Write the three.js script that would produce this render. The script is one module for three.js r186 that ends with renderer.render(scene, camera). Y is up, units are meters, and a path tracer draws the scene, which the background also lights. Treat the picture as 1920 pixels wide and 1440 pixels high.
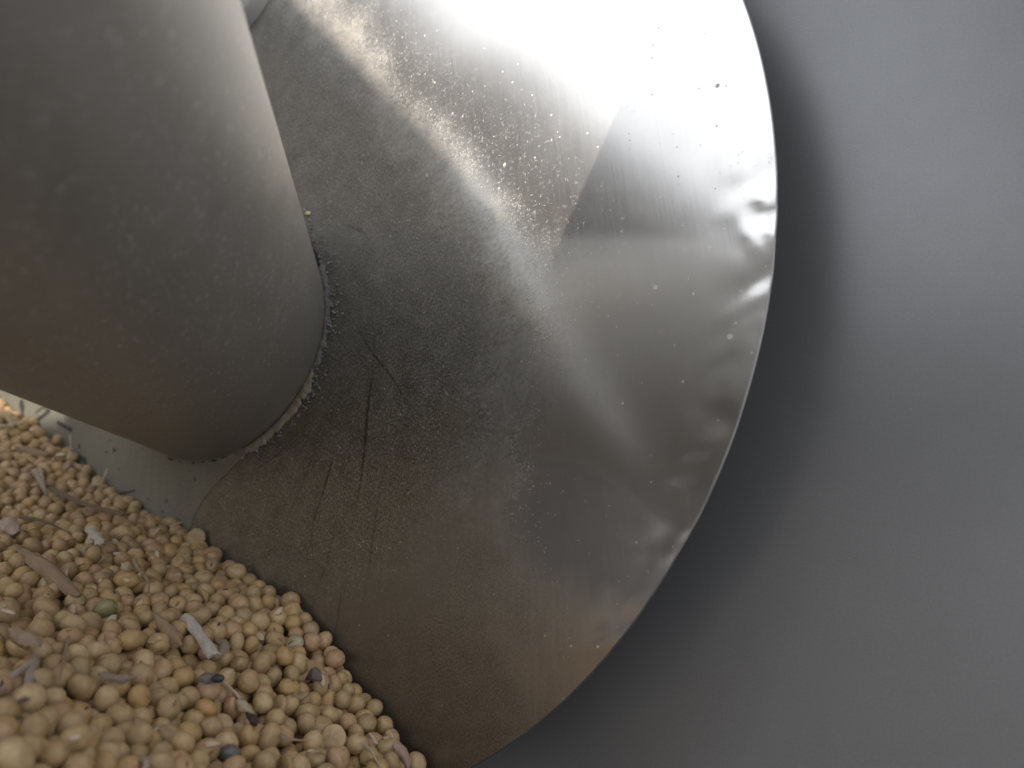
import * as THREE from 'three';
import { ImprovedNoise } from 'three/addons/math/ImprovedNoise.js';
import { mergeGeometries, mergeVertices } from 'three/addons/utils/BufferGeometryUtils.js';

// ------------------------------------------------------------------ camera, sky, sun, exposure
const FPX = 1544;                                   // focal length in pixels of the 1920 x 1440 photograph
const PITCH = 25 * Math.PI / 180, CAM = new THREE.Vector3(0, 1.5, 0);
const cp = Math.cos(PITCH), sp = Math.sin(PITCH);
// a direction / a point given as (right, up, forward) of the viewer -> world
const D = (x, y, z) => new THREE.Vector3(x, y * cp - z * sp, -y * sp - z * cp);
const W = (x, y, z) => D(x, y, z).add(CAM);
const ray = (px, py) => [(px - 960) / FPX, (720 - py) / FPX, 1];
const scene = new THREE.Scene();
const camera = new THREE.PerspectiveCamera(2 * Math.atan(720 / FPX) * 180 / Math.PI, 4 / 3, 0.005, 200);
camera.position.copy(CAM);
camera.lookAt(CAM.clone().add(D(0, 0, 1)));
camera.focus = 0.262; camera.userData.fStop = 11;
scene.add(camera);
const renderer = new THREE.WebGLRenderer({ antialias: true });
renderer.setSize(1024, 768);
renderer.toneMapping = THREE.LinearToneMapping;
renderer.toneMappingExposure = 1.17;
renderer.shadowMap.enabled = true;

const SUN = D(-0.34, 0.68, -0.6).normalize();           // towards the sun
{
  const w = 512, h = 256, a = new Float32Array(w * h * 4);
  for (let j = 0; j < h; j++) for (let i = 0; i < w; i++) {
    const el = ((j + 0.5) / h - 0.5) * Math.PI, az = ((i + 0.5) / w) * 2 * Math.PI - Math.PI;
    const d = new THREE.Vector3(Math.cos(el) * Math.cos(az), Math.sin(el), Math.cos(el) * Math.sin(az));
    const up = Math.max(0, d.y), s = Math.pow(1 - up, 2.2), halo = Math.exp((d.dot(SUN) - 1) * 9) * 0.5;
    const k = (j * w + i) * 4;
    a[k] = 1.22 + 0.4 * s + halo; a[k + 1] = 1.27 + 0.36 * s + halo * 0.96; a[k + 2] = 1.34 + 0.28 * s + halo * 0.88; a[k + 3] = 1;
  }
  const sky = new THREE.DataTexture(a, w, h, THREE.RGBAFormat, THREE.FloatType);
  sky.mapping = THREE.EquirectangularReflectionMapping; sky.magFilter = THREE.LinearFilter; sky.needsUpdate = true;
  scene.background = sky; scene.environment = sky;
}
const sun = new THREE.DirectionalLight(0xfff2e0, 4.2); sun.shadow.radius = 0.35;
sun.position.copy(CAM.clone().addScaledVector(SUN, 6)); sun.target.position.copy(CAM);
sun.castShadow = true; sun.shadow.mapSize.set(2048, 2048);
Object.assign(sun.shadow.camera, { left: -1.5, right: 1.5, top: 1.5, bottom: -1.5, near: 0.1, far: 14 });
scene.add(sun); scene.add(sun.target);

// ------------------------------------------------------------------ helpers
let seed = 20240611;
const rnd = () => { seed |= 0; seed = seed + 0x6D2B79F5 | 0; let t = Math.imul(seed ^ seed >>> 15, 1 | seed); t = t + Math.imul(t ^ t >>> 7, 61 | t) ^ t; return ((t ^ t >>> 14) >>> 0) / 4294967296; };
const rr = (a, b) => a + (b - a) * rnd();
const perlin = new ImprovedNoise();
const N = (x, y, z = 0) => perlin.noise(x, y, z);
const fbm = (x, y, z = 0, o = 4) => { let s = 0, a = 0.5, f = 1; for (let i = 0; i < o; i++) { s += a * N(x * f, y * f, z + i * 7.3); a *= 0.5; f *= 2.03; } return s; };
const sst = (a, b, x) => { const t = Math.min(1, Math.max(0, (x - a) / (b - a))); return t * t * (3 - 2 * t); };
const used = {};
function numbered(n) { const k = used[n] = (used[n] ?? -1) + 1; return k ? `${n}_${String(k).padStart(3, '0')}` : n; }
function add(o, name, label, category, group, kind) {
  o.name = numbered(name); o.userData = {};
  if (label) o.userData.label = label;
  if (category) o.userData.category = category;
  if (group) o.userData.group = group;
  if (kind) o.userData.kind = kind;
  scene.add(o); return o;
}
function part(o, name, parent, label, kind) { o.name = name; o.userData = {}; if (label) o.userData.label = label; if (kind) o.userData.kind = kind; parent.add(o); return o; }
function mesh(g, m) { const o = new THREE.Mesh(g, m); o.castShadow = o.receiveShadow = true; return o; }
function tex(w, h, fn, srgb) {                       // fn(i, j) -> [r, g, b] 0..1
  const a = new Uint8Array(w * h * 4);
  for (let j = 0; j < h; j++) for (let i = 0; i < w; i++) { const c = fn(i, j), k = (j * w + i) * 4; a[k] = c[0] * 255; a[k + 1] = c[1] * 255; a[k + 2] = c[2] * 255; a[k + 3] = 255; }
  return dataTex(a, w, h, srgb);
}
function dataTex(a, w, h, srgb) {
  const t = new THREE.DataTexture(a, w, h, THREE.RGBAFormat, THREE.UnsignedByteType);
  t.magFilter = THREE.LinearFilter; t.minFilter = THREE.LinearMipmapLinearFilter; t.wrapS = t.wrapT = THREE.RepeatWrapping;
  if (srgb) t.colorSpace = THREE.SRGBColorSpace;
  t.needsUpdate = true; return t;
}
function gridGeo(nu, nv, fn, uvf) {                  // fn(u, v) -> Vector3
  const p = [], uv = [], ix = [];
  for (let j = 0; j <= nv; j++) for (let i = 0; i <= nu; i++) { const u = i / nu, v = j / nv, q = fn(u, v); p.push(q.x, q.y, q.z); const t = uvf ? uvf(u, v, q) : [u, v]; uv.push(t[0], t[1]); }
  for (let j = 0; j < nv; j++) for (let i = 0; i < nu; i++) { const a = j * (nu + 1) + i, b = a + 1, c = a + nu + 1, d = c + 1; ix.push(a, b, d, a, d, c); }
  const g = new THREE.BufferGeometry();
  g.setAttribute('position', new THREE.Float32BufferAttribute(p, 3)); g.setAttribute('uv', new THREE.Float32BufferAttribute(uv, 2)); g.setIndex(ix); g.computeVertexNormals(); return g;
}

// ------------------------------------------------------------------ the disc's plane: normal NV (viewer axes), all points with NV . X = PC
const NL = Math.hypot(-0.6, 0.15, -0.78), NV = [-0.6 / NL, 0.15 / NL, -0.78 / NL], PC = -0.2;
const dot3 = (a, b) => a[0] * b[0] + a[1] * b[1] + a[2] * b[2];
const onDisc = (px, py, off = 0) => { const r = ray(px, py), t = (PC + off) / dot3(r, NV); return [r[0] * t, r[1] * t, t]; };
const DN = D(...NV).normalize();                     // towards the viewer
const DU = new THREE.Vector3(1, 0, 0).addScaledVector(DN, -DN.x).normalize(), DV = new THREE.Vector3().crossVectors(DN, DU);
const DC = W(-0.0819, 0.0401, 0.326); DC.addScaledVector(DN, DC.clone().sub(W(...onDisc(960, 720))).dot(DN) * -1);
const RIM = 0.1875;
const DBASIS = new THREE.Matrix4().makeBasis(DU, DV, DN);
const local = (px, py) => { const q = W(...onDisc(px, py)).sub(DC); return [q.dot(DU), q.dot(DV)]; };   // photo pixel -> disc metres
const discWorld = (x, y, z = 0) => DC.clone().addScaledVector(DU, x).addScaledVector(DV, y).addScaledVector(DN, z);

// ------------------------------------------------------------------ worn brushed metal of the disc
const TS = 2048, TX0 = -0.19, TW = 0.38;             // texture square in disc metres
const edgePx = [[420, -120], [585, 0], [735, 190], [870, 350], [985, 500], [1005, 620], [975, 760], [935, 880], [865, 1000], [790, 1110], [690, 1160], [560, 1180], [300, 1100], [100, 900]];
const wc = local(560, 620);
const dustPx = [[420, -120], [640, 0], [860, 150], [1030, 280], [1110, 430], [1120, 620], [1060, 800], [1020, 930], [960, 1060], [860, 1180], [700, 1230], [560, 1180], [300, 1100], [100, 900]];
const polar = list => list.map(([x, y]) => { const q = local(x, y); return [Math.atan2(q[1] - wc[1], q[0] - wc[0]), Math.hypot(q[0] - wc[0], q[1] - wc[1])]; }).sort((a, b) => a[0] - b[0]);
const edgePol = polar(edgePx), dustPol = polar(dustPx);
function edgeR(t, e) {
  const n = e.length;
  for (let i = 0; i < n; i++) { const a = e[i], b = e[(i + 1) % n]; let t1 = b[0]; let tt = t; if (i === n - 1) { t1 += 2 * Math.PI; if (tt < a[0]) tt += 2 * Math.PI; } if (tt >= a[0] && tt <= t1) return a[1] + (b[1] - a[1]) * (tt - a[0]) / (t1 - a[0] || 1); }
  return 0.1;
}
const wornAt = (x, y, e = edgePol) => {
  const dx = x - wc[0], dy = y - wc[1], r = Math.hypot(dx, dy), R = edgeR(Math.atan2(dy, dx), e);
  const q = r / R + 0.10 * fbm(x * 60, y * 60, 3, 3) + 0.05 * N(x * 600, y * 600, 4);
  return 1 - sst(0.74, 1.14, q);
};
const rubC = local(520, 1400);
const discCol = new Uint8Array(TS * TS * 4), discRM = new Uint8Array(TS * TS * 4);
{
  const px = TW / TS;
  for (let j = 0; j < TS; j++) for (let i = 0; i < TS; i++) {
    const x = TX0 + (i + 0.5) * px, y = TX0 + (j + 0.5) * px, k = (j * TS + i) * 4;
    const wn = wornAt(x, y), rub = sst(1.15, 0.75, Math.hypot(x - rubC[0], y - rubC[1]) / 0.135 + 0.25 * fbm(x * 40, y * 40, 13, 3) + 0.03 * N(x * 500, y * 60, 3));
    // the rolling direction of the sheet runs almost along local y
    const sx = x * Math.cos(0.12) + y * Math.sin(0.12), sy = -x * Math.sin(0.12) + y * Math.cos(0.12);
    const brush = 0.6 * N(sx * 2600, sy * 60, 1) + 0.4 * N(sx * 1100, sy * 25, 5);
    const mott = fbm(x * 130, y * 130, 9, 3), fine = N(x * 1500, y * 1500, 11);
    const c = (1 - wn) * (0.875 - 0.33 * rub * (1 + 0.2 * mott + 0.3 * fine) + 0.02 * brush + 0.015 * mott) + wn * (0.47 + 0.055 * mott + 0.12 * fine);
    discCol[k] = 255 * c; discCol[k + 1] = 255 * c * (0.995 - 0.02 * wn - 0.05 * rub); discCol[k + 2] = 255 * c * (0.99 - 0.06 * wn - 0.12 * rub); discCol[k + 3] = 255;
    discRM[k] = 0; discRM[k + 1] = 255 * Math.min(1, (1 - wn) * (0.18 + 0.016 * brush + 0.012 * mott + 0.24 * rub) + wn * (0.50 + 0.12 * mott + 0.06 * fine));
    discRM[k + 2] = 255 * ((1 - wn) * 0.95 + wn * 0.80); discRM[k + 3] = 255;
  }
}
function stamp(x, y, rad, a, col, rough, metal) {
  const s = TS / TW, cx = (x - TX0) * s, cy = (y - TX0) * s, R = rad * s + 0.7;
  for (let j = Math.floor(cy - R); j <= cy + R; j++) for (let i = Math.floor(cx - R); i <= cx + R; i++) {
    if (i < 0 || j < 0 || i >= TS || j >= TS) continue;
    const f = Math.min(1, Math.max(0, rad * s + 0.5 - Math.hypot(i + 0.5 - cx, j + 0.5 - cy))) * a; if (f <= 0) continue;
    const k = (j * TS + i) * 4;
    for (let c = 0; c < 3; c++) discCol[k + c] += (col[c] * 255 - discCol[k + c]) * f;
    discRM[k + 1] += (rough * 255 - discRM[k + 1]) * f; discRM[k + 2] += (metal * 255 - discRM[k + 2]) * f;
  }
}
function fibre(x, y, len, rad, a, col, rough = 0.8, metal = 0) {
  let t = rr(0, 6.283); const bend = rr(-1, 1) * 1.6 / len, st = TW / TS * 0.8, n = Math.max(1, Math.round(len / st));
  for (let i = 0; i < n; i++) { stamp(x, y, rad, a, col, rough, metal); x += Math.cos(t) * st; y += Math.sin(t) * st; t += bend * st; }
}
{
  // fine dust fibres and grains lying on the sheet: dense on the worn middle, sparse towards the rim
  for (let k = 0; k < 260000; k++) {
    const t = rr(0, 6.283), r = RIM * Math.sqrt(rnd()), x = r * Math.cos(t), y = r * Math.sin(t), wn = wornAt(x, y, dustPol);
    const cl = 0.5 + fbm(x * 45, y * 45, 21, 3);
    if (rnd() > (wn * 0.95 + 0.025) * (0.35 + 1.1 * cl)) continue;
    const bare = 1 - wornAt(x, y); if (rnd() < 0.45 * bare) continue;
    const hot = rnd() < 0.07 - 0.03 * bare, b = hot ? rr(0.7, 0.9) : rr(0.5, 0.8);
    fibre(x, y, rnd() < 0.5 ? rr(0.0002, 0.0006) : rr(0.0005, 0.0016 - 0.0005 * bare), hot ? rr(0.00003, 0.00006) : rr(0.00002, 0.00006), (hot ? 0.9 : rr(0.25, 0.75)) * (1 - 0.5 * bare), [b, b * 0.97, b * 0.91]);
  }
  for (let k = 0; k < 500; k++) {
    const t = rr(0, 6.283), r = RIM * Math.sqrt(rnd()); const b = rr(0.7, 0.9);
    stamp(r * Math.cos(t), r * Math.sin(t), rr(0.00012, 0.00028), 0.9, [b, b * 0.97, b * 0.9], 0.8, 0);
  }
  for (let k = 0; k < 60; k++) { const q = local(rr(700, 1440), rr(0, 1100)); stamp(q[0], q[1], rr(0.00008, 0.0002), 0.35, [0.4, 0.39, 0.38], 0.8, 0); }
  for (const [a, b, s] of [[1222, 535, .0006], [1362, 628, .0007], [1340, 155, .0006], [1112, 108, .0007], [940, 305, .0005], [800, 328, .0006], [1385, 905, .0004]]) { const q = local(a, b); stamp(q[0], q[1], s, 0.85, [0.8, 0.79, 0.76], 0.8, 0); }
}
function scratch(pts, rad, a, col, rough = 0.35, metal = 0.9) {
  const c = new THREE.CatmullRomCurve3(pts.map(([x, y]) => { const q = local(x, y); return new THREE.Vector3(q[0], q[1], 0); }));
  const n = Math.round(c.getLength() / 0.00015);
  for (let i = 0; i <= n; i++) { const q = c.getPoint(i / n), e = Math.sin(Math.PI * Math.min(1, i / n)); if (N(q.x * 900, q.y * 900, 40) > -0.35) stamp(q.x + 0.0001 * N(i * 0.05, 1), q.y, rad * (0.4 + 0.6 * e), a * 0.15 * (0.3 + 0.7 * e), col, rough, metal); }
}
const dk = [0.27, 0.26, 0.25], lt = [0.62, 0.61, 0.58];
scratch([[640, 560], [690, 650], [745, 725], [800, 840]], 0.0005, 0.35, dk);
scratch([[693, 560], [700, 640], [690, 760], [676, 900], [655, 1000]], 0.0006, 0.3, dk);
scratch([[690, 700], [684, 820], [672, 930]], 0.0008, 0.25, dk);
scratch([[628, 840], [612, 900], [585, 985]], 0.0007, 0.45, dk);
scratch([[600, 800], [570, 900], [530, 990]], 0.0004, 0.3, dk);
scratch([[655, 790], [640, 860], [600, 980]], 0.0003, 0.35, lt);
scratch([[720, 880], [700, 1000], [690, 1090]], 0.0006, 0.2, dk);
scratch([[640, 420], [670, 430], [690, 440]], 0.0007, 0.3, dk);
scratch([[560, 810], [510, 860], [430, 905]], 0.0003, 0.5, dk);
scratch([[665, 1160], [700, 1260], [745, 1350], [790, 1430]], 0.0004, 0.08, lt, 0.45);
scratch([[700, 1180], [745, 1270], [800, 1400]], 0.0003, 0.08, lt, 0.45);
scratch([[640, 1130], [690, 1230], [740, 1330]], 0.0008, 0.06, lt, 0.5);
scratch([[755, 1060], [800, 1010], [850, 980]], 0.0003, 0.1, lt, 0.5);
for (let k = 0; k < 26; k++) { const x = rr(560, 760), y = rr(650, 1100), l = rr(40, 150), s = rr(-50, 10); scratch([[x, y], [x + s * 0.4, y + l * 0.5], [x + s, y + l]], rr(0.0002, 0.0005), rr(0.1, 0.3), rnd() < 0.75 ? dk : lt); }
for (let k = 0; k < 34; k++) { const x = rr(560, 1150), y = rr(60, 900), l = rr(20, 90), s = rr(-60, 60); scratch([[x, y], [x + s * 0.6, y + l * 0.5], [x + s, y + l]], 0.00012, rr(0.15, 0.4), rnd() < 0.5 ? dk : lt); }
const discMat = new THREE.MeshPhysicalMaterial({ color: 0xffffff, map: dataTex(discCol, TS, TS, true), roughnessMap: dataTex(discRM, TS, TS), metalness: 1, roughness: 1, anisotropy: 0.8 });
discMat.metalnessMap = discMat.roughnessMap;
// ------------------------------------------------------------------ the disc
const crush = [[1436, 470, .10, 1], [1375, 770, .09, 1], [1292, 985, .06, .8], [1400, 330, .12, .5], [1330, 880, .07, .45], [1180, 1150, .10, .35]].map(([x, y, w, a]) => { const q = local(x, y); return [Math.atan2(q[1], q[0]), w, a]; });
function crumple(x, y, r) {                          // hammered, slightly crushed rim
  const m = sst(0.89, 0.99, r / RIM); if (m <= 0) return 0;
  const t = Math.atan2(y, x); let act = 0.25; for (const c of crush) act += c[2] * Math.exp(-(((t - c[0]) / c[1]) ** 2));
  const wx = x + 0.006 * N(x * 55, y * 55, 3), wy = y + 0.006 * N(x * 55, y * 55, 8);
  return act * m * (0.00036 * N(wx * 60, wy * 110, 21) + 0.00012 * N(wx * 150, wy * 220, 5) * m);
}
// a soft fold in the sheet, from the top left to the lower right
const rgA = local(640, -60), rgB = local(1262, 985), rgL = Math.hypot(rgB[0] - rgA[0], rgB[1] - rgA[1]), rgD = [(rgB[0] - rgA[0]) / rgL, (rgB[1] - rgA[1]) / rgL], rgN = [-rgD[1], rgD[0]];
function discZ(x, y) {
  const r = Math.hypot(x, y);
  let z = 0.0006 * fbm(x * 9, y * 9, 2, 2) + 0.00022 * fbm(x * 30, y * 30, 4, 2) * sst(0.6, 1, r / RIM);
  z += crumple(x, y, r);
  const s = (x - rgA[0]) * rgN[0] + (y - rgA[1]) * rgN[1], l = ((x - rgA[0]) * rgD[0] + (y - rgA[1]) * rgD[1]) / rgL;
  z -= (0.0018 + 0.0018 * Math.max(0, l - 0.55)) * sst(0.3, 0.56, l) * (1 - sst(0.86, 1.14, l)) / (1 + Math.exp(-s / 0.0038));
  return z;
}
{
  const g = new THREE.Group(); g.position.copy(DC); g.quaternion.setFromRotationMatrix(DBASIS);
  add(g, 'metal_disc', 'large round brushed metal disc with dusty worn middle and small dents along its rim', 'metal disc');
  const uvf = (u, v, q) => [(q.x - TX0) / TW, (q.y - TX0) / TW];
  const rad = u => RIM * (1 - Math.pow(1 - u, 1.6)) + 0.0005 * 0;
  const face = gridGeo(170, 620, (u, v) => { const t = v * 2 * Math.PI, r = rad(u), x = r * Math.cos(t), y = r * Math.sin(t); return new THREE.Vector3(x, y, discZ(x, y)); }, uvf);
  part(mesh(face, discMat), 'disc_face', g);
  const rim = gridGeo(6, 620, (u, v) => { const t = v * 2 * Math.PI, a = u * Math.PI, r = RIM - 0.0003 + 0.0006 * Math.sin(a), x = r * Math.cos(t), y = r * Math.sin(t); return new THREE.Vector3(x, y, discZ(RIM * Math.cos(t), RIM * Math.sin(t)) - 0.0006 * (1 - Math.cos(a))); }, uvf);
  part(mesh(rim, new THREE.MeshStandardMaterial({ color: 0x98989c, metalness: 1, roughness: 0.42 })), 'rim', g);
  const back = gridGeo(60, 310, (u, v) => { const t = v * 2 * Math.PI, r = (RIM - 0.0003) * u, x = r * Math.cos(t), y = r * Math.sin(t); return new THREE.Vector3(x, y, discZ(x, y) - 0.0013); }, uvf);
  part(mesh(back, new THREE.MeshStandardMaterial({ color: 0x55565a, metalness: 0.8, roughness: 0.5 })), 'back_face', g);
}

// ------------------------------------------------------------------ the grey sheet metal behind the disc
const GAP = 0.036;
const plateMat = (() => {
  const t = tex(1024, 1024, (i, j) => { const m = fbm(i / 60, j / 60, 31, 4), f = N(i / 2.2, j / 2.2, 8), s = N(i / 1.5, j / 30, 3); const c = 0.54 + 0.012 * m + 0.03 * f; return [c * 0.99, c, c * 1.025]; }, true);
  const r = tex(1024, 1024, (i, j) => { const m = fbm(i / 45, j / 45, 17, 4), f = N(i / 2, j / 2, 4); return [0, 0.36 + 0.02 * m + 0.04 * f, 0.48]; });
  for (const q of [t, r]) q.repeat.set(5, 5);
  return new THREE.MeshPhysicalMaterial({ map: t, roughnessMap: r, metalnessMap: r, roughness: 1, metalness: 1 });
})();
{
  const q = new THREE.Matrix4().makeBasis(DU, DV, DN);
  const g = gridGeo(120, 120, (u, v) => { const x = -0.5 + u * 1.3, y = -0.55 + v * 1.1; return new THREE.Vector3(x, y, 0.0006 * fbm(x * 7, y * 7, 6, 2)); });
  const m = mesh(g, plateMat); m.position.copy(discWorld(0, 0, -GAP)); m.quaternion.setFromRotationMatrix(q);
  add(m, 'metal_wall', 'dull grey sheet metal wall standing behind the shiny disc', 'wall', null, 'structure');
}

// ------------------------------------------------------------------ the pipe that comes out of the disc towards the viewer
const pw = (() => { const r = ray(748, 1022), l = Math.hypot(...r); return r.map(v => v / l); })();
const PR = 0.0523, PCEN = [-0.08217, 0.08808, 0.00595];
const PW = D(...pw), P0 = W(...PCEN);
const pe1 = new THREE.Vector3(0, 1, 0).cross(PW).normalize(), pe2 = new THREE.Vector3().crossVectors(PW, pe1);
function pipePt(a, back, rad = PR) {                 // back: metres from the disc towards the viewer
  const o = P0.clone().addScaledVector(pe1, rad * Math.cos(a)).addScaledVector(pe2, rad * Math.sin(a));
  const t = DC.clone().sub(o).dot(DN) / PW.dot(DN);
  return o.addScaledVector(PW, t - back);
}
const pipeMat = (() => {
  const S = 1024, col = new Uint8Array(S * S * 4), rm = new Uint8Array(S * S * 4);
  for (let j = 0; j < S; j++) for (let i = 0; i < S; i++) {
    const k = (j * S + i) * 4, m = fbm(i / 70, j / 70, 51, 4), f = N(i / 2.3, j / 2.3, 6), c = 0.59 + 0.03 * m + 0.08 * f;
    col[k] = 255 * c; col[k + 1] = 250 * c; col[k + 2] = 242 * c; col[k + 3] = 255;
    rm[k + 1] = 255 * (0.46 + 0.07 * m + 0.06 * f); rm[k + 2] = 255 * 0.5; rm[k + 3] = 255;
  }
  for (let q = 0; q < 16000; q++) {
    let x = rr(0, S), y = rr(0, S), t = rr(0, 6.28); const n = rnd() < 0.7 ? 1 : Math.round(rr(2, 9)), b = rr(170, 250), a = rr(0.3, 1), bd = rr(-0.2, 0.2);
    for (let i = 0; i < n; i++) { const k = ((Math.floor(y) & (S - 1)) * S + (Math.floor(x) & (S - 1))) * 4; for (let c = 0; c < 3; c++) col[k + c] += (b - col[k + c]) * a; rm[k + 2] *= 1 - a; x += Math.cos(t); y += Math.sin(t); t += bd; }
  }
  const r = dataTex(rm, S, S);
  return new THREE.MeshPhysicalMaterial({ map: dataTex(col, S, S, true), roughnessMap: r, metalnessMap: r, roughness: 1, metalness: 1 });
})();
const pipe = new THREE.Group(); pipe.position.copy(pipePt(0, 0)); 
add(pipe, 'metal_pipe', 'thick dull grey metal pipe rising out of the disc at the left', 'pipe');
const pipeLocal = g => g.translate(-pipe.position.x, -pipe.position.y, -pipe.position.z);
part(mesh(pipeLocal(gridGeo(128, 90, (u, v) => pipePt(-u * 2 * Math.PI, -0.003 + 0.5 * Math.pow(v, 1.3), PR + 0.0002 * fbm(u * 9, v * 9, 3, 2)), (u, v) => [u * 2 * Math.PI * PR / 0.18, 0.5 * Math.pow(v, 1.3) / 0.18])), pipeMat), 'pipe_wall', pipe);
part(mesh(pipeLocal(gridGeo(64, 1, (u, v) => pipePt(-u * 2 * Math.PI, 0.497, PR - 0.004 * v - 0.0005))), pipeMat), 'pipe_end', pipe);
part(mesh(pipeLocal(gridGeo(64, 10, (u, v) => pipePt(u * 2 * Math.PI, 0.5 * v, PR - 0.0045))), pipeMat), 'pipe_lining', pipe);
{
  // old sealant round the foot of the pipe
  const bead = (a0, a1, wdt, hgt, jit, sd) => gridGeo(900, 7, (u, v) => {
    const a = a0 + (a1 - a0) * u, e = Math.min(1, 12 * Math.min(u, 1 - u)), n = 0.55 + 1.3 * (0.5 + fbm(u * 16, sd, 2, 2)), ph = v * Math.PI;
    const out = PR + 0.0003 + wdt * n * e * (1 - Math.cos(ph)) / 2 * (1 + jit * N(u * 22, sd, v)), h = hgt * n * e * Math.sin(ph) * (1 + 0.6 * N(u * 14, v * 2, sd) + 0.15 * N(u * 60, v * 4, sd));
    return pipePt(a, 0, out).addScaledVector(DN, 0.0002 + h);
  });
  // find the angle of a photo pixel on the foot
  const angAt = (px, py) => { const q = W(...onDisc(px, py)).sub(P0); return Math.atan2(q.dot(pe2), q.dot(pe1)); };
  const sm = new THREE.MeshStandardMaterial({ color: new THREE.Color().setRGB(0.3, 0.275, 0.21), roughness: 0.95 });
  const sg = new THREE.MeshStandardMaterial({ color: new THREE.Color().setRGB(0.2, 0.2, 0.2), roughness: 0.95 });
  const dm = new THREE.MeshStandardMaterial({ color: new THREE.Color().setRGB(0.03, 0.03, 0.03), roughness: 0.9 });
  const near = (a, b) => { while (b - a > Math.PI) b -= 2 * Math.PI; while (b - a < -Math.PI) b += 2 * Math.PI; return b; };
  const A = (p, q) => { const a = angAt(...p); return [a, near(a, angAt(...q))]; };
  const put = (p, q, w, h, j, sd, m, name, label) => { const [a, b] = A(p, q); const o = part(mesh(pipeLocal(bead(a, b, w, h, j, sd)), m), name, pipe, label); return o; };
  put([588, 690], [400, 866], 0.0030, 0.0005, 0.4, 1, sm, 'sealant_bead', 'beige crumbling sealant along the lower edge of the pipe');
  put([600, 470], [590, 700], 0.0018, 0.0003, 0.7, 2, sg, 'sealant_bead', 'grey crumbs of old sealant beside the pipe');
  put([560, 372], [602, 520], 0.0013, 0.0003, 0.6, 3, dm, 'sealant_bead', 'blackened sealant in the gap beside the pipe');
  put([300, 845], [440, 853], 0.0010, 0.0005, 0.5, 5, dm, 'sealant_bead', 'blackened sealant under the lowest point of the pipe');
  put([602, 560], [598, 620], 0.0006, 0.0004, 0.5, 8, new THREE.MeshStandardMaterial({ color: new THREE.Color().setRGB(0.16, 0.06, 0.055), roughness: 0.8 }), 'sealant_bead', 'thin reddish streak in the sealant');
  const cr = [], ico = new THREE.IcosahedronGeometry(1, 1);
  const [c0, c1] = A([575, 400], [470, 850]);
  for (let k = 0; k < 900; k++) { const a = c0 + (c1 - c0) * rnd(), s = 0.0001 + 0.00045 * Math.pow(rnd(), 2.5), q = pipePt(a, 0, PR + 0.0006 + Math.pow(rnd(), 2) * 0.007).addScaledVector(DN, s * 0.6); const g = ico.clone(); g.scale(s, s * rr(0.6, 1.3), s * rr(0.6, 1.2)); g.rotateX(rr(0, 3)); g.rotateY(rr(0, 3)); g.translate(q.x, q.y, q.z); cr.push(g); }
  part(mesh(pipeLocal(mergeGeometries(cr)), sg), 'sealant_crumbs', pipe, 'grey sealant crumbs scattered along the foot of the pipe', 'stuff');
  // bean splinter caught in the gap
  const g = new THREE.SphereGeometry(1, 14, 10); const pp = g.attributes.position;
  for (let i = 0; i < pp.count; i++) { let x = pp.getX(i), y = pp.getY(i), z = pp.getZ(i); const f = v => Math.sign(v) * Math.pow(Math.abs(v), 0.55); pp.setXYZ(i, f(x) * 0.0013, f(y) * 0.00075 * (1 + 0.2 * x), f(z) * 0.0006); }
  g.computeVertexNormals();
  const m = mesh(g, new THREE.MeshStandardMaterial({ color: new THREE.Color().setRGB(0.6, 0.58, 0.3), roughness: 0.7 }));
  m.position.copy(W(...onDisc(577, 400, 0.0006))); m.quaternion.setFromRotationMatrix(DBASIS); m.rotateZ(-0.2);
  add(m, 'grain_chip', 'tiny pale yellow chip of grain stuck between pipe and disc', 'grain chip');
}
// ------------------------------------------------------------------ round boss behind the pipe at the top
{
  const s = onDisc(455, -38)[2] / FPX, r = 116 * s, pts = [];
  const prof = [[0, .008], [r * .80, .008], [r * .87, .0078], [r * .92, .0071], [r * .95, .0058], [r * .985, .001], [r, -.001]];
  for (const [x, y] of prof) pts.push(new THREE.Vector2(x, y));
  const g = new THREE.LatheGeometry(new THREE.SplineCurve(pts).getPoints(40), 72); g.rotateX(Math.PI / 2);
  const m = mesh(g, new THREE.MeshStandardMaterial({ color: new THREE.Color().setRGB(0.5, 0.5, 0.5), roughness: 0.5, metalness: 0.3 })); m.position.copy(W(...onDisc(455, -38))); m.quaternion.setFromRotationMatrix(DBASIS);
  add(m, 'round_boss', 'small round grey metal boss on the disc half hidden behind the pipe', 'metal boss');
}

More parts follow.
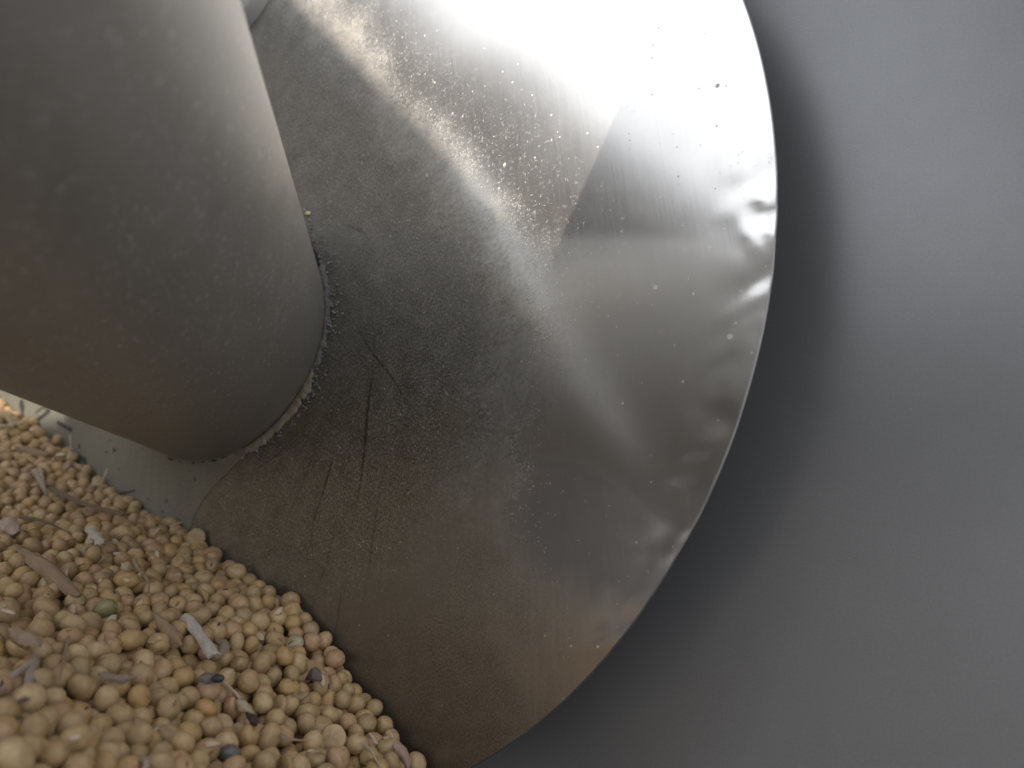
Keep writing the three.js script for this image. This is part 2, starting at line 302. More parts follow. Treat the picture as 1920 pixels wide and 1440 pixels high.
// ------------------------------------------------------------------ smooth grey-green plate below the pipe
{
  const P = [[465, 848], [446, 866], [425, 888], [402, 912], [380, 940], [362, 972], [350, 1010], [340, 1060], [300, 1130], [-200, 1100], [-260, 640], [0, 690], [160, 770], [300, 820], [420, 800]].map(([x, y]) => local(x, y));
  const x0 = Math.min(...P.map(q => q[0])), y0 = Math.min(...P.map(q => q[1])), wd = Math.max(Math.max(...P.map(q => q[0])) - x0, Math.max(...P.map(q => q[1])) - y0), S = 1024;
  const marks = [];
  const mark = (pts, r, a) => { const c = new THREE.CatmullRomCurve3(pts.map(([x, y]) => { const q = local(x, y); return new THREE.Vector3((q[0] - x0) / wd * S, (q[1] - y0) / wd * S, 0); })); const n = Math.ceil(c.getLength() * 1.5) + 1; for (let i = 0; i <= n; i++) { const q = c.getPoint(i / n); if (N(q.x * 0.35, q.y * 0.35, 3) > -0.3) marks.push([q.x, q.y, r * (0.6 + 0.6 * rnd()), a]); } };
  mark([[110, 793], [122, 800], [137, 808]], 2.2, 0.8); mark([[40, 800], [70, 790], [95, 772]], 2.6, 0.85); mark([[42, 757], [45, 770], [40, 790]], 4, 0.85); mark([[70, 775], [85, 765], [92, 770]], 1.6, 0.7);
  mark([[145, 852], [158, 862], [164, 870]], 1.6, 0.7); mark([[98, 820], [104, 823]], 2, 0.7); mark([[214, 928], [235, 926], [256, 921]], 1.3, 0.8); mark([[218, 948], [236, 950]], 1.4, 0.6);
  mark([[150, 838], [152, 838]], 2, 0.8); mark([[216, 845], [218, 846]], 2, 0.8);
  for (let k = 0; k < 34; k++) { const x = rr(110, 380), y = rr(790, 1010); mark([[x, y], [x + rr(-4, 4), y + rr(-3, 3)]], rr(0.5, 1.2), rr(0.3, 0.7)); }
  const a = new Uint8Array(S * S * 4);
  for (let j = 0; j < S; j++) for (let i = 0; i < S; i++) { const m = fbm(i / 70, j / 70, 71, 4), c = 0.52 + 0.06 * m + 0.05 * N(i / 2, j / 2, 2) + 0.02 * N(i / 5, j / 40, 6), k = (j * S + i) * 4; a[k] = 255 * c; a[k + 1] = 252 * c; a[k + 2] = 232 * c; a[k + 3] = 255; }
  for (const [x, y, r, al] of marks) for (let j = Math.floor(y - r); j <= y + r; j++) for (let i = Math.floor(x - r); i <= x + r; i++) { if (i < 0 || j < 0 || i >= S || j >= S || Math.hypot(i - x, j - y) > r) continue; const k = (j * S + i) * 4; for (let c = 0; c < 3; c++) a[k + c] += (66 - a[k + c]) * al * 0.75; }
  const sh = new THREE.Shape(P.map(q => new THREE.Vector2(...q)));
  const g = new THREE.ExtrudeGeometry(sh, { depth: 0.0003, bevelEnabled: true, bevelThickness: 0.0002, bevelSize: 0.0002, bevelSegments: 2 });
  const uv = g.attributes.uv; for (let i = 0; i < uv.count; i++) uv.setXY(i, (uv.getX(i) - x0) / wd, (uv.getY(i) - y0) / wd);
  const m = mesh(g, new THREE.MeshPhysicalMaterial({ map: dataTex(a, S, S, true), roughness: 0.6, metalness: 0.25 })); m.position.copy(discWorld(0, 0, 0.0003)); m.quaternion.setFromRotationMatrix(DBASIS);
  add(m, 'steel_plate', 'smooth grey-green plate with dark specks between the pipe and the soybeans', 'steel plate');
}

// ------------------------------------------------------------------ surroundings outside the frame: lid panels, walls, ground
const SV = [SUN.x, SUN.y, SUN.z];
const dull = new THREE.MeshStandardMaterial({ color: new THREE.Color().setRGB(0.12, 0.12, 0.125), roughness: 0.7, metalness: 0.2 });
function slab(pts, thick, m, name, label, cat, holes = []) {     // polygon of coplanar world points
  const o = pts[0], u = pts[1].clone().sub(o).normalize(), nn = u.clone().cross(pts[2].clone().sub(o)).normalize(), v = nn.clone().cross(u);
  const sh = new THREE.Shape(pts.map(q => { const d = q.clone().sub(o); return new THREE.Vector2(d.dot(u), d.dot(v)); }));
  for (const h of holes) sh.holes.push(new THREE.Path(h.map(q => { const d = q.clone().sub(o); return new THREE.Vector2(d.dot(u), d.dot(v)); })));
  const g = new THREE.ExtrudeGeometry(sh, { depth: thick, bevelEnabled: false });
  const me = mesh(g, m); me.position.copy(o); me.quaternion.setFromRotationMatrix(new THREE.Matrix4().makeBasis(u, v, nn));
  return add(me, name, label, cat);
}
const tip = local(1024, 486), a1 = local(730, 185), b1 = local(1160, 180);
const unit = (p, q) => { const x = q[0] - p[0], y = q[1] - p[1], l = Math.hypot(x, y); return [x / l, y / l]; };
const dA = unit(tip, a1), dB = unit(tip, b1);
const at2 = (k1, k2, t) => discWorld(tip[0] + dA[0] * k1 + dB[0] * k2, tip[1] + dA[1] * k1 + dB[1] * k2).addScaledVector(SUN, t);
// near panel: shades all on the right of the sharp edge; far lid: shades all below and left of the soft edge
slab([at2(0, 0, 0.5), at2(0, 0.085, 0.5), at2(0.05, 0.125, 0.5), at2(0.05, 0.35, 0.5), at2(-0.55, 0.35, 0.5), at2(-0.55, -0.12, 0.5), at2(-0.10, -0.025, 0.5)], 0.002, dull, 'hatch_flap', 'dark metal flap above the disc', 'hatch flap');
slab([at2(0.45, 0, 3), at2(-0.35, 0, 3), at2(-0.35, -0.55, 3), at2(0.45, -0.55, 3)], 0.004, dull, 'roof_sheet', 'dark metal roof sheet high above the grain', 'roof sheet', [[[-40, 712], [126, 712], [126, 799], [-40, 816]].map(([x, y]) => W(...onDisc(x, y)).addScaledVector(SUN, 3).addScaledVector(DN, 0))]);
{ // cover over the left of the tank
  const Y = 1.95;
  slab([[-0.44, -0.9], [-0.085, -0.9], [-0.085, -0.3], [-0.44, -0.3]].map(([x, z]) => new THREE.Vector3(x, Y, z)), 0.003, dull, 'tank_cover', 'dark metal cover over the left part of the tank', 'tank cover');
}
{
  const g = new THREE.PlaneGeometry(80, 80); g.rotateX(-Math.PI / 2);
  const m = mesh(g, new THREE.MeshStandardMaterial({ color: new THREE.Color().setRGB(0.16, 0.13, 0.09), roughness: 1 })); m.position.y = 0;
  add(m, 'ground', null, null, null, 'structure');
}

{
  const wm = new THREE.MeshStandardMaterial({ color: new THREE.Color().setRGB(0.06, 0.05, 0.042), roughness: 0.85 });
  const lm = new THREE.MeshStandardMaterial({ color: new THREE.Color().setRGB(0.68, 0.64, 0.6), roughness: 0.85 });
  const box = (x0, x1, y0, y1, z0, z1, name, m0 = wm) => { const m = mesh(new THREE.BoxGeometry(x1 - x0, y1 - y0, z1 - z0), m0); m.position.set((x0 + x1) / 2, (y0 + y1) / 2, (z0 + z1) / 2); add(m, name, null, null, null, 'structure'); };
  const side = (prof, m0) => { // wall with a sloping top: prof is a list of [z, y] along the top
    const z0 = prof[0][0], z1 = prof[prof.length - 1][0], sh = new THREE.Shape([new THREE.Vector2(-z1, 1.2), new THREE.Vector2(-z0, 1.2), ...prof.map(([z, y]) => new THREE.Vector2(-z, y))]);
    const g = new THREE.ExtrudeGeometry(sh, { depth: 0.02, bevelEnabled: false }), m = mesh(g, m0); m.rotation.y = Math.PI / 2; m.position.x = -0.66; add(m, 'tank_wall', null, null, null, 'structure');
  };
  side([[-1.3, 1.9], [-0.42, 1.905], [-0.22, 1.935], [0.0, 1.99], [0.19, 2.01]], wm);
  side([[0.192, 2.01], [0.75, 2.02]], lm);
  const pl = mesh(new THREE.BoxGeometry(0.022, 0.36, 0.9), new THREE.MeshStandardMaterial({ color: new THREE.Color().setRGB(0.5, 0.34, 0.21), roughness: 0.8 })); pl.position.set(-0.628, 1.5, -0.66); add(pl, 'wooden_board', 'tan wooden board standing against the tank wall', 'wooden board');
  box(-0.638, 0.7, 1.2, 1.95, 0.73, 0.75, 'tank_wall', lm);
  box(-0.638, 0.7, 1.18, 1.198, -1.3, 0.728, 'tank_floor');
}
// ------------------------------------------------------------------ the heap of soybeans
const ctl = [];
const bnd = [[0, 752], [60, 805], [150, 872], [230, 950], [330, 990], [400, 1040], [480, 1090], [590, 1150], [640, 1210], [690, 1270], [720, 1330], [750, 1400], [775, 1445]];
bnd.forEach(([x, y], i) => { const q = W(...onDisc(x, y, 0.004)); ctl.push([q.x, q.y + 0.0065 - 0.0003 * i, q.z, 6]); });
for (const [x, y, d] of [[0, 1440, .128], [110, 1380, .15], [0, 1250, .175], [0, 1100, .225], [0, 950, .3], [300, 1440, .165], [550, 1440, .215], [200, 1200, .22], [350, 1100, .31], [450, 1250, .265], [150, 1000, .33]]) { const r = ray(x, y), q = W(r[0] * d, r[1] * d, d); ctl.push([q.x, q.y, q.z, 1]); }
const hx = -0.12, hz = -0.28;
const basis = (X, Z) => { const a = X - hx, b = Z - hz; return [1, a, b, a * a, a * b, b * b]; };
const coef = (() => {
  const M = Array.from({ length: 6 }, () => new Float64Array(7));
  for (const [X, Y, Z, w] of ctl) { const f = basis(X, Z); for (let i = 0; i < 6; i++) { for (let j = 0; j < 6; j++) M[i][j] += w * f[i] * f[j]; M[i][6] += w * f[i] * Y; } }
  for (let i = 3; i < 6; i++) M[i][i] += 1e-4;
  for (let i = 0; i < 6; i++) { let p = i; for (let r = i + 1; r < 6; r++) if (Math.abs(M[r][i]) > Math.abs(M[p][i])) p = r;[M[i], M[p]] = [M[p], M[i]]; for (let r = 0; r < 6; r++) if (r !== i) { const f = M[r][i] / M[i][i]; for (let k = i; k < 7; k++) M[r][k] -= f * M[i][k]; } }
  return M.map((r, i) => r[6] / r[i]);
})();
const quad = (X, Z) => { const f = basis(X, Z); let s = 0; for (let i = 0; i < 6; i++) s += coef[i] * f[i]; return s; };
const bumps = ctl.filter(c => c[3] === 6).map(([X, Y, Z]) => [X, Z, Y - quad(X, Z)]);
const heap = (X, Z) => { let a = 0, b = 0.15; for (const [x, z, d] of bumps) { const w = Math.exp(-((X - x) ** 2 + (Z - z) ** 2) / (2 * 0.022 ** 2)); a += w * d; b += w; } return quad(X, Z) + a / b + 0.0025 * fbm(X * 25, Z * 25, 77, 2); };
const toView = p => { const d = p.clone().sub(CAM); return [d.x, d.y * cp - d.z * sp, -d.y * sp - d.z * cp]; };
const toPx = p => { const q = toView(p); return [960 + FPX * q[0] / q[2], 720 - FPX * q[1] / q[2], q[2]]; };
const beans = [];
{
  const R0 = 0.00292;
  for (let X = -0.42; X < 0.02; X += 0.0055) for (let Z = -0.56; Z < -0.09; Z += 0.0055) for (let l = 0; l < 3; l++) {
    const x = X + rr(-0.0045, 0.0045), z = Z + rr(-0.0045, 0.0045), r = R0 * rr(0.86, 1.14);
    const p = new THREE.Vector3(x, heap(x, z) - 0.003 - l * 0.005 + rr(0, 0.002), z), q = toPx(p);
    if (q[2] < 0.07 || q[0] < -110 - 40 / q[2] * 0.1 || q[0] > 1000 || q[1] > 1620 || q[1] < 650) continue;
    const d = p.clone().sub(DC).dot(DN); if (d < r) continue;
    beans.push({ p, r, l, q });
  }
  const cell = 0.0085;
  for (let it = 0; it < 110; it++) {
    const map = new Map(), key = (a, b, c) => (a * 4099 + b) * 4099 + c;
    beans.forEach((b, i) => { if (it < 70) { b.p.y -= 0.00016; const s = 0.0004 * (1 - it / 70); b.p.x += rr(-s, s); b.p.z += rr(-s, s); } const k = key(Math.floor(b.p.x / cell), Math.floor(b.p.y / cell), Math.floor(b.p.z / cell)); let a = map.get(k); if (!a) map.set(k, a = []); a.push(i); });
    beans.forEach((b, i) => {
      const cx = Math.floor(b.p.x / cell), cy = Math.floor(b.p.y / cell), cz = Math.floor(b.p.z / cell);
      for (let a = -1; a < 2; a++) for (let c = -1; c < 2; c++) for (let d = -1; d < 2; d++) {
        const arr = map.get(key(cx + a, cy + c, cz + d)); if (!arr) continue;
        for (const j of arr) if (j > i) { const o = beans[j], dx = o.p.x - b.p.x, dy = o.p.y - b.p.y, dz = o.p.z - b.p.z, L2 = dx * dx + dy * dy + dz * dz, m = (b.r + o.r) * 0.92; if (L2 < m * m && L2 > 1e-12) { const L = Math.sqrt(L2), f = (m - L) / L * 0.45; b.p.x -= dx * f; b.p.y -= dy * f; b.p.z -= dz * f; o.p.x += dx * f; o.p.y += dy * f; o.p.z += dz * f; } }
      }
      const fl = heap(b.p.x, b.p.z) - 0.0165; if (b.p.y < fl) b.p.y = fl;
      const d = b.p.clone().sub(DC).dot(DN) - 0.002; if (d < b.r) b.p.addScaledVector(DN, b.r - d);
    });
  }
  // a few loose beans against the disc
  for (const [x, y] of [[368, 1008], [398, 1040], [372, 1035]]) { const r = 0.0034, p = W(...onDisc(x, y, 0.006)); beans.push({ p, r, l: 0 }); }
}
// what shows: a coarse depth picture of the heap
const ZW = 960, ZH = 720, zb = new Float32Array(ZW * ZH).fill(1e9), zi = new Int32Array(ZW * ZH).fill(-1);
beans.forEach((b, i) => {
  const [x, y, d] = toPx(b.p), R = b.r * FPX / d / 2, cx = x / 2, cy = y / 2;
  for (let j = Math.max(0, Math.floor(cy - R)); j <= Math.min(ZH - 1, cy + R); j++) for (let k = Math.max(0, Math.floor(cx - R)); k <= Math.min(ZW - 1, cx + R); k++) {
    const e = ((k + .5 - cx) ** 2 + (j + .5 - cy) ** 2) / (R * R); if (e > 1) continue;
    const z = d - b.r * Math.sqrt(1 - e); if (z < zb[j * ZW + k]) { zb[j * ZW + k] = z; zi[j * ZW + k] = i; }
  }
});
beans.forEach(b => b.seen = 0); for (const i of zi) if (i >= 0) beans[i].seen++;
const beanTex = tex(256, 128, (i, j) => { const a = i / 256 * 2 * Math.PI, y = j / 128 * Math.PI, X = Math.sin(y) * Math.cos(a), Y = Math.cos(y), Z = Math.sin(y) * Math.sin(a); const m = fbm(X * 2.2 + 5, Y * 2.2, Z * 2.2, 3), f = N(X * 14, Y * 14, Z * 14), v = 0.90 + 0.13 * m + 0.035 * f; return [v, v * (0.985 + 0.05 * m), v * (0.95 + 0.1 * m)]; }, true);
const tones = [
  ['cream', [.5, .355, .19]], ['golden', [.48, .325, .155]], ['buff', [.45, .31, .172]], ['pale', [.53, .39, .23]], ['rosy', [.47, .31, .185]], ['dull', [.41, .295, .168]],
];
const toneMat = tones.map(([, c]) => new THREE.MeshPhysicalMaterial({ color: new THREE.Color().setRGB(...c), map: beanTex, roughness: 0.55, sheen: 0.15 }));
const beanMat = c => new THREE.MeshPhysicalMaterial({ color: new THREE.Color().setRGB(...c), map: beanTex, roughness: 0.55, sheen: 0.15 });
const beanGeos = [0, 1, 2, 3, 4, 5].map(k => {
  const g = new THREE.SphereGeometry(1, 26, 18), p = g.attributes.position;
  for (let i = 0; i < p.count; i++) {
    const v = new THREE.Vector3().fromBufferAttribute(p, i), n = 1 + 0.035 * N(v.x * 1.3 + k * 9, v.y * 1.3, v.z * 1.3) + (k === 4 ? 0.05 * N(v.x * 3.5, v.y * 3.5, v.z * 3.5 + 4) : 0.008 * N(v.x * 5, v.y * 5, v.z * 5 + k));
    const el = [1.08, 1.16, 1.03, 1.26, 1.12, 1.1][k], fl = [.93, .88, .97, .86, .84, .9][k];
    v.multiplyScalar(n); v.x *= el; v.z *= fl;
    v.z -= 0.05 * Math.exp(-(v.x * v.x * 4 + v.y * v.y * 30)) * Math.sign(v.z) * (v.z > 0 ? 1 : 0);
    if (k === 5 && v.z < 0) v.z *= 0.12;
    p.setXYZ(i, v.x, v.y, v.z);
  }
  const w = mergeVertices((g.deleteAttribute('normal'), g), 1e-5); w.computeVertexNormals(); return w;
});
const hilGeo = (() => { const g = new THREE.SphereGeometry(1, 12, 8); g.scale(0.34, 0.12, 0.06); g.translate(0, 0, 0.0); return g; })();
const hilMats = [[.27, .16, .08], [.2, .12, .06], [.33, .22, .11], [.05, .04, .035]].map(c => new THREE.MeshStandardMaterial({ color: new THREE.Color().setRGB(...c), roughness: 0.8 }));
const order = beans.map((b, i) => i).filter(i => beans[i].seen > 0).sort((a, b) => beans[b].seen - beans[a].seen);
const single = new Set(order.slice(0, 300));
const qr = () => new THREE.Quaternion(rr(-1, 1), rr(-1, 1), rr(-1, 1), rr(-1, 1)).normalize();
const nearPx = (x, y) => { const i = zi[Math.floor(y / 2) * ZW + Math.floor(x / 2)]; return i; };
const special = new Map();
for (const [x, y, s] of [[210, 1135, 'green'], [215, 1015, 'white'], [540, 1210, 'grey'], [428, 1415, 'slate'], [400, 1335, 'orange'], [250, 1310, 'orange2']]) { const i = nearPx(x, y); if (i >= 0) { special.set(i, s); single.add(i); } }
const spec = {
  green: [[.3, .3, .15], 'olive green soybean among the cream ones right of the long tan pod husk'],
  white: [[.66, .6, .48], 'whitish soybean near the top of the pile left of the frayed white chaff'],
  grey: [[.42, .38, .27], 'greyish flat soybean at the right slope of the pile'],
  slate: [[.14, .14, .14], 'dark slate grey soybean at the bottom edge of the pile'],
  orange: [[.52, .32, .14], 'bright orange soybean right of the lower middle of the pile'],
  orange2: [[.5, .32, .14], 'bright orange soybean in the blurred lower left of the pile'],
};
for (const i of single) if (single.size > 300 && !special.has(i) && beans[i].seen < 1e9) { /* keep the largest 300 */ }
{ const extra = [...single].filter(i => !special.has(i)); while (single.size > 300) single.delete(extra.pop()); }
function where(x, y) {
  const e = beanEdge(x);
  if (y < e + 70) return x < 330 ? 'at the upper crest under the plate' : x < 600 ? 'at the edge of the pile against the disc' : 'at the lower right pile edge against the disc';
  if (y > 1300) return x < 200 ? 'in the blurred bottom left corner of the pile' : x < 420 ? 'left of the slate grey bean at the bottom' : 'at the bottom right of the pile';
  if (x < 160) return y < 1120 ? 'near the long pod husk' : 'around the thin upright straw';
  if (x < 340) return y < 1120 ? 'in the upper middle of the pile' : 'left of the whitish straw strip';
  return y < 1200 ? 'above right of the whitish straw strip' : x < 480 ? 'below the whitish straw strip' : 'on the right slope of the pile';
}
function beanEdge(x) { for (let i = 0; i + 1 < bnd.length; i++) if (x <= bnd[i + 1][0]) return bnd[i][1] + (bnd[i + 1][1] - bnd[i][1]) * Math.max(0, x - bnd[i][0]) / (bnd[i + 1][0] - bnd[i][0]); return 1440; }
const rest = [];
const protos = new Map();
beans.forEach((b, i) => {
  const big = b.q !== undefined || true;
  if (!single.has(i)) { rest.push(b); return; }
  const s = special.get(i), ti = Math.floor(Math.pow(rnd(), 0.9) * 5.999), gi = rnd() < 0.18 ? (rnd() < 0.3 ? 5 : 4) : Math.floor(rnd() * 4), hi = rnd() < 0.06 ? 3 : Math.floor(rnd() * 3);
  const k = s || `${ti}-${gi}-${hi}`;
  let o = protos.get(k);
  if (!o) { o = mesh(beanGeos[gi], s ? beanMat(spec[s][0]) : toneMat[ti]); const h = mesh(hilGeo, hilMats[hi]); h.position.set(0, 0, [.93, .88, .97, .86, .84, .9][gi] * 0.955); part(h, 'hilum', o); protos.set(k, o); }
  else { o = o.clone(); }
  o.position.copy(b.p); o.scale.setScalar(b.r * 1.02); o.quaternion.copy(qr());
  const [tx, ty] = toPx(b.p);
  const [tn] = tones[ti];
  if (s) add(o, 'soybean', spec[s][1], 'soybean');
  else {
    const tone = { cream: 'cream coloured', golden: 'golden yellow', buff: 'buff tan', pale: 'pale whitish', rosy: 'rosy tan', dull: 'dull brownish' }[tn], form = ['', 'oval ', 'round ', 'long oval ', 'wrinkled ', 'half split '][gi], place = where(tx, ty);
    add(o, 'soybean', `${tone} ${form}soybean ${place}`, 'soybean', `${tone} ${form}soybeans ${place}`);
  }
});
{
  const im = new THREE.InstancedMesh(beanGeos[0], new THREE.MeshPhysicalMaterial({ color: 0xffffff, map: beanTex, roughness: 0.55, sheen: 0.15 }), rest.length), m = new THREE.Matrix4(), c = new THREE.Color();
  rest.forEach((b, i) => { const s = b.r * 1.02; m.compose(b.p, qr(), new THREE.Vector3(s * rr(0.95, 1.08), s, s * rr(0.94, 1.03))); im.setMatrixAt(i, m); const t = tones[Math.floor(Math.pow(rnd(), 0.9) * 5.999)][1], f = rr(0.85, 1.08); im.setColorAt(i, c.setRGB(t[0] * f, t[1] * f, t[2] * f)); });
  im.castShadow = im.receiveShadow = true;
  add(im, 'soybean_heap', 'remaining mass of small tan soybeans filling the pile against the disc', 'soybean pile', null, 'stuff');
}
// ------------------------------------------------------------------ chaff lying on the heap
const zAt = (px, py) => { const x = Math.round(px / 2), y = Math.round(py / 2); let z = 1e9; for (let j = -2; j <= 2; j++) for (let i = -2; i <= 2; i++) { const X = Math.min(ZW - 1, Math.max(0, x + i)), Y = Math.min(ZH - 1, Math.max(0, y + j)); z = Math.min(z, zb[Y * ZW + X]); } return z; };
const chaffMats = new Map();
const chaffTex = tex(128, 256, (i, j) => { const v = 0.86 + 0.18 * N(i / 3, j / 40, 2) + 0.10 * fbm(i / 20, j / 20, 5, 3) + 0.05 * N(i / 2, j / 2, 8); return [v, v * 0.99, v * 0.97]; }, true);
function ribbon(pts, wpx, shape, curl, col, rag = 0, lift = 0.0012) {
  let zl = 0; const c3 = pts.map(([x, y]) => { let z = zAt(x, y); if (z > 1) z = zl || onDisc(x, y)[2] - 0.003; zl = z; return [x, y, z]; });
  // keep stiff: depths on a straight line that clears the beans
  const n = c3.length, za = c3[0][2], zc = c3[n - 1][2]; let push = 0;
  c3.forEach((q, i) => { const t = i / (n - 1), z = za + (zc - za) * t; push = Math.max(push, z - q[2]); });
  const P = c3.map((q, i) => { const t = i / (n - 1), z = za + (zc - za) * t - push - lift, r = ray(q[0], q[1]); return W(r[0] * z, r[1] * z, z); });
  const cv = new THREE.CatmullRomCurve3(P), cen = P[Math.floor(n / 2)], zmid = toPx(cen)[2], wm = wpx * zmid / FPX;
  const eye = CAM.clone().sub(cen).normalize(), face = eye.multiplyScalar(0.75).add(new THREE.Vector3(0.1, 0.6, 0)).normalize();
  const sd = rr(0, 50), th = Math.min(0.0003, wm * 0.2);
  const g = gridGeo(28, 18, (u, v) => {
    const p = cv.getPoint(u), t = cv.getTangent(u), side = t.clone().cross(face).normalize(), nn = side.clone().cross(t).normalize();
    const prof = shape === 'pod' ? Math.pow(Math.sin(Math.PI * Math.min(0.98, 0.05 + 0.93 * u)), 0.6) * (1 - 0.35 * u) : shape === 'leaf' ? Math.pow(Math.sin(Math.PI * (0.03 + 0.94 * u)), 0.8) : shape === 'tri' ? 0.15 + 0.85 * (1 - u) : 0.9 + 0.1 * Math.sin(u * 9 + sd);
    const a = v * 2 * Math.PI, w = wm / 2 * prof * (1 + rag * N(u * 9, sd, 1)), x = Math.cos(a) * w, endr = rag * 0.12 * N(x * 2500, sd, 7) * (u > 0.9 || u < 0.1 ? 1 : 0);
    const k = Math.cos(a), h = -curl * w * k * k + th * Math.sin(a) + 0.15 * wm * N(u * 4, k * 1.2, sd);
    return p.addScaledVector(side, x).addScaledVector(nn, h).addScaledVector(t, endr * wm * 4);
  }, (u, v) => [Math.cos(v * 6.283) * 0.5 + 0.5, u]);
  g.translate(-cen.x, -cen.y, -cen.z);
  const key = col.join(); if (!chaffMats.has(key)) chaffMats.set(key, new THREE.MeshPhysicalMaterial({ color: new THREE.Color().setRGB(...col), map: chaffTex, roughness: 0.75, sheen: 0.1 }));
  const m = mesh(g, chaffMats.get(key)); m.position.copy(cen); return m;
}
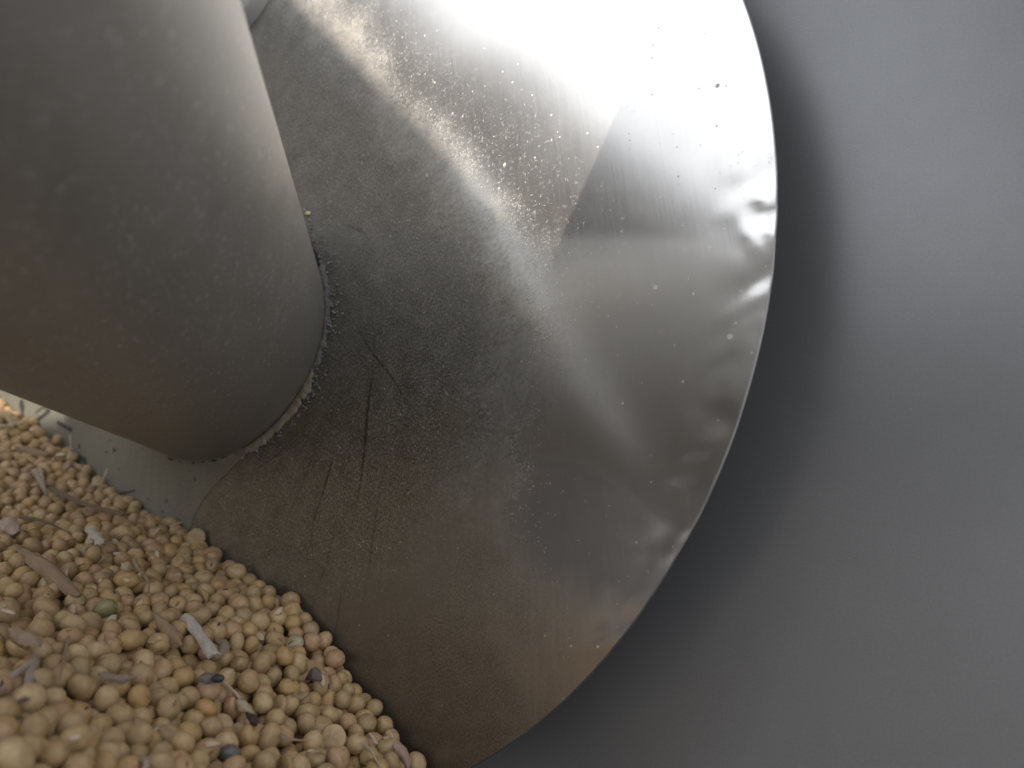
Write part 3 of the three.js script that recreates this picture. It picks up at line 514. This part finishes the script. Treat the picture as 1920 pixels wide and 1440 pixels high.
const chaff = [
  ['pod_husk', [[35, 1030], [80, 1058], [118, 1092], [150, 1118]], 40, 'pod', 0.5, [.36, .25, .17], .1, 'long tan empty pod husk pointing down right in the blurred upper left of the pile', 'pod husk'],
  ['straw_piece', [[345, 1152], [375, 1190], [402, 1228]], 24, 'strip', 0.45, [.66, .6, .56], .12, 'flat whitish strip of straw lying in the middle of the pile', 'straw'],
  ['husk', [[288, 1150], [315, 1180], [343, 1212]], 22, 'leaf', 0.6, [.38, .27, .18], .5, 'crumpled brown husk just left of the whitish straw strip', 'husk'],
  ['husk', [[402, 1195], [420, 1210], [404, 1236]], 20, 'leaf', 0.4, [.3, .24, .17], .3, 'thin brownish skin folded against the lower end of the whitish straw strip', 'husk'],
  ['seed_coat', [[370, 1272], [395, 1268], [420, 1272]], 22, 'leaf', 0.8, [.2, .17, .17], .3, 'dark grey empty seed coat with a blackish end below the whitish straw strip', 'seed coat'],
  ['straw_piece', [[420, 1280], [436, 1294], [452, 1310]], 7, 'strip', 0.3, [.6, .5, .4], .1, 'thin pale straw splinter right of the dark grey seed coat', 'straw'],
  ['husk', [[444, 1312], [458, 1324], [470, 1338]], 22, 'leaf', 0.7, [.5, .4, .28], .3, 'ribbed pale husk cap below the thin straw splinter', 'husk'],
  ['husk', [[462, 1336], [474, 1345], [480, 1360]], 18, 'leaf', 0.5, [.07, .05, .055], .2, 'blackish purple husk scrap under the ribbed pale husk cap', 'husk'],
  ['stem_piece', [[525, 1382], [565, 1388], [610, 1387]], 7, 'tri', 0.1, [.42, .31, .22], .1, 'thin tan stem lying level near the bottom of the pile', 'stem'],
  ['pod_husk', [[738, 1393], [756, 1410], [768, 1445]], 24, 'pod', 0.5, [.4, .29, .25], .15, 'rosy grey pod husk against the metal at the bottom end of the pile', 'pod husk'],
  ['straw_piece', [[683, 1396], [698, 1412], [714, 1445]], 9, 'tri', 0.4, [.52, .42, .34], .3, 'narrow curled straw strip left of the rosy grey pod husk', 'straw'],
  ['husk', [[574, 1274], [588, 1260], [602, 1276]], 24, 'leaf', 0.5, [.2, .15, .155], .2, 'purple grey husk scrap on the right slope of the pile', 'husk'],
  ['husk', [[548, 1300], [562, 1306], [578, 1300]], 11, 'leaf', 0.4, [.52, .41, .27], .3, 'small pale husk flake below the purple grey husk scrap', 'husk'],
  ['straw_piece', [[168, 990], [180, 1003], [192, 1021]], 17, 'strip', 0.3, [.6, .56, .5], .8, 'short frayed white straw end in the upper part of the pile', 'straw'],
  ['husk', [[251, 1048], [262, 1068], [277, 1088], [279, 1110]], 11, 'tri', 0.5, [.45, .34, .24], .2, 'narrow curved tan husk standing right of the upper middle of the pile', 'husk'],
  ['stem_piece', [[92, 916], [140, 938], [190, 955], [232, 966]], 11, 'strip', -0.3, [.17, .12, .08], .25, 'dark brown dry stem across the top of the pile', 'stem'],
  ['dry_leaf', [[56, 886], [66, 880], [78, 903], [87, 928]], 26, 'tri', 0.3, [.4, .34, .28], .2, 'pale taupe three cornered leaf scrap at the top left of the pile', 'dry leaf'],
  ['husk', [[118, 884], [130, 868], [144, 880]], 14, 'leaf', 0.4, [.4, .3, .22], .4, 'small tan husk at the top edge of the pile beside the grey-green plate', 'husk'],
  ['husk', [[166, 912], [178, 906], [192, 912]], 9, 'leaf', 0.4, [.5, .42, .34], .4, 'tiny pale husk at the top edge of the pile right of the small tan one', 'husk'],
  ['stem_piece', [[38, 968], [80, 976], [128, 998]], 9, 'tri', 0.3, [.19, .14, .09], .2, 'brown splinter of stem at the left below the dark dry stem', 'stem'],
  ['straw_piece', [[129, 1192], [119, 1240], [108, 1290]], 8, 'tri', 0.3, [.4, .29, .22], .1, 'thin upright tan straw in the blurred left of the pile', 'straw'],
  ['straw_piece', [[-5, 1300], [28, 1262], [62, 1240]], 14, 'strip', 0.3, [.45, .38, .33], .2, 'blurred pale straw pointing up right at the left edge of the picture', 'straw'],
  ['straw_piece', [[44, 1312], [55, 1272], [66, 1230]], 20, 'strip', 0.3, [.42, .34, .29], .2, 'blurred wide greyish straw beside the one at the left edge', 'straw'],
  ['husk', [[182, 1262], [215, 1270], [256, 1271]], 17, 'leaf', 0.5, [.28, .22, .18], .5, 'crumpled grey brown husk left of the dark grey seed coat', 'husk'],
  ['husk', [[-12, 985], [8, 984], [30, 1000]], 46, 'leaf', 0.5, [.5, .4, .33], .2, 'large pale husk cut by the left edge of the picture', 'husk'],
  ['husk', [[2, 772], [16, 784], [23, 803]], 15, 'tri', 0.3, [.6, .46, .3], .4, 'upright tan flake in the sun patch at the far left', 'husk'],
  ['straw_piece', [[-6, 799], [14, 797], [31, 792]], 6, 'strip', 0.2, [.6, .5, .38], .2, 'thin pale straw under the sunlit flake at the far left', 'straw'],
  ['pod_husk', [[30, 838], [60, 845], [92, 852]], 24, 'pod', 0.6, [.33, .23, .15], .2, 'short brown pod half at the top left end of the pile', 'pod husk'],
  ['plant_fibre', [[126, 862], [132, 840], [131, 815]], 2.2, 'strip', 0, [.6, .55, .48], .1, 'fine pale fibre rising from the small tan husk', 'plant fibre'],
  ['plant_fibre', [[188, 908], [196, 892], [200, 878]], 2.2, 'strip', 0, [.6, .55, .48], .1, 'fine pale fibre rising from the tiny pale husk', 'plant fibre'],
  ['plant_fibre', [[318, 988], [330, 982], [341, 979]], 2.2, 'strip', 0, [.6, .55, .48], .1, 'fine pale fibre on the crest of the pile against the metal', 'plant fibre'],
  ['husk', [[20, 1185], [45, 1190], [75, 1210]], 30, 'leaf', 0.5, [.42, .31, .24], .3, 'blurred tan husk left of the thin upright straw', 'husk'],
  ['husk', [[268, 1420], [274, 1430], [270, 1446]], 12, 'strip', 0.4, [.5, .42, .36], .2, 'small blurred pale scrap at the bottom edge of the picture', 'husk'],
];
{ // small flakes and dust of husk between the beans
  const fl = [], shown = order.filter(i => beans[i].seen > 12 && toPx(beans[i].p)[1] > 700);
  for (let k = 0; k < 150; k++) {
    const i = shown[Math.floor(rnd() * shown.length)], b = beans[i], [px, py] = toPx(b.p); if (rnd() < 0.6 && (px > 330 || py > 1150)) continue;
    const g = gridGeo(6, 4, (u, v) => { const l = rr(0.98, 1.02); return new THREE.Vector3((u - 0.5) * 2 * l, 0.25 * Math.sin(u * 3.1 + k) * Math.cos(v * 2 + k), (v - 0.5) * 2 * (1 - Math.pow(Math.abs(u - 0.5) * 2, 3)) * 0.5); });
    const s = rr(0.0008, 0.0026); g.scale(s, s, s * rr(0.4, 1)); g.rotateY(rr(0, 6.28)); g.rotateX(rr(-0.6, 0.9)); g.rotateZ(rr(-0.5, 0.5));
    const e = CAM.clone().sub(b.p).normalize().add(new THREE.Vector3(rr(-0.7, 0.7), rr(0.2, 1), rr(-0.7, 0.7))).normalize();
    g.translate(b.p.x + e.x * b.r * 1.12, b.p.y + e.y * b.r * 1.12, b.p.z + e.z * b.r * 1.12); fl.push(g);
  }
  add(mesh(mergeGeometries(fl), new THREE.MeshStandardMaterial({ color: new THREE.Color().setRGB(.5, .4, .29), roughness: 0.8 })), 'husk_flakes', 'tiny pale husk flakes sprinkled over the soybean pile', 'husk flakes', null, 'stuff');
}
for (const [name, pts, w, sh, cu, col, rag, label, cat] of chaff) {
  const m = ribbon(pts, w, sh, cu, col, rag);
  if (name === 'seed_coat') { const e = mesh(new THREE.SphereGeometry(1, 14, 10), new THREE.MeshStandardMaterial({ color: new THREE.Color().setRGB(.03, .028, .03), roughness: 0.5 })); e.scale.set(0.0017, 0.0011, 0.0012); const q = ray(410, 1271), z = toPx(m.position)[2]; e.position.copy(W(q[0] * z, q[1] * z, z - 0.0004)).sub(m.position); part(e, 'dark_end', m, 'blackish rounded end of the seed coat'); }
  add(m, name, label, cat, 'chaff on the soybean pile');
}
renderer.render(scene, camera);
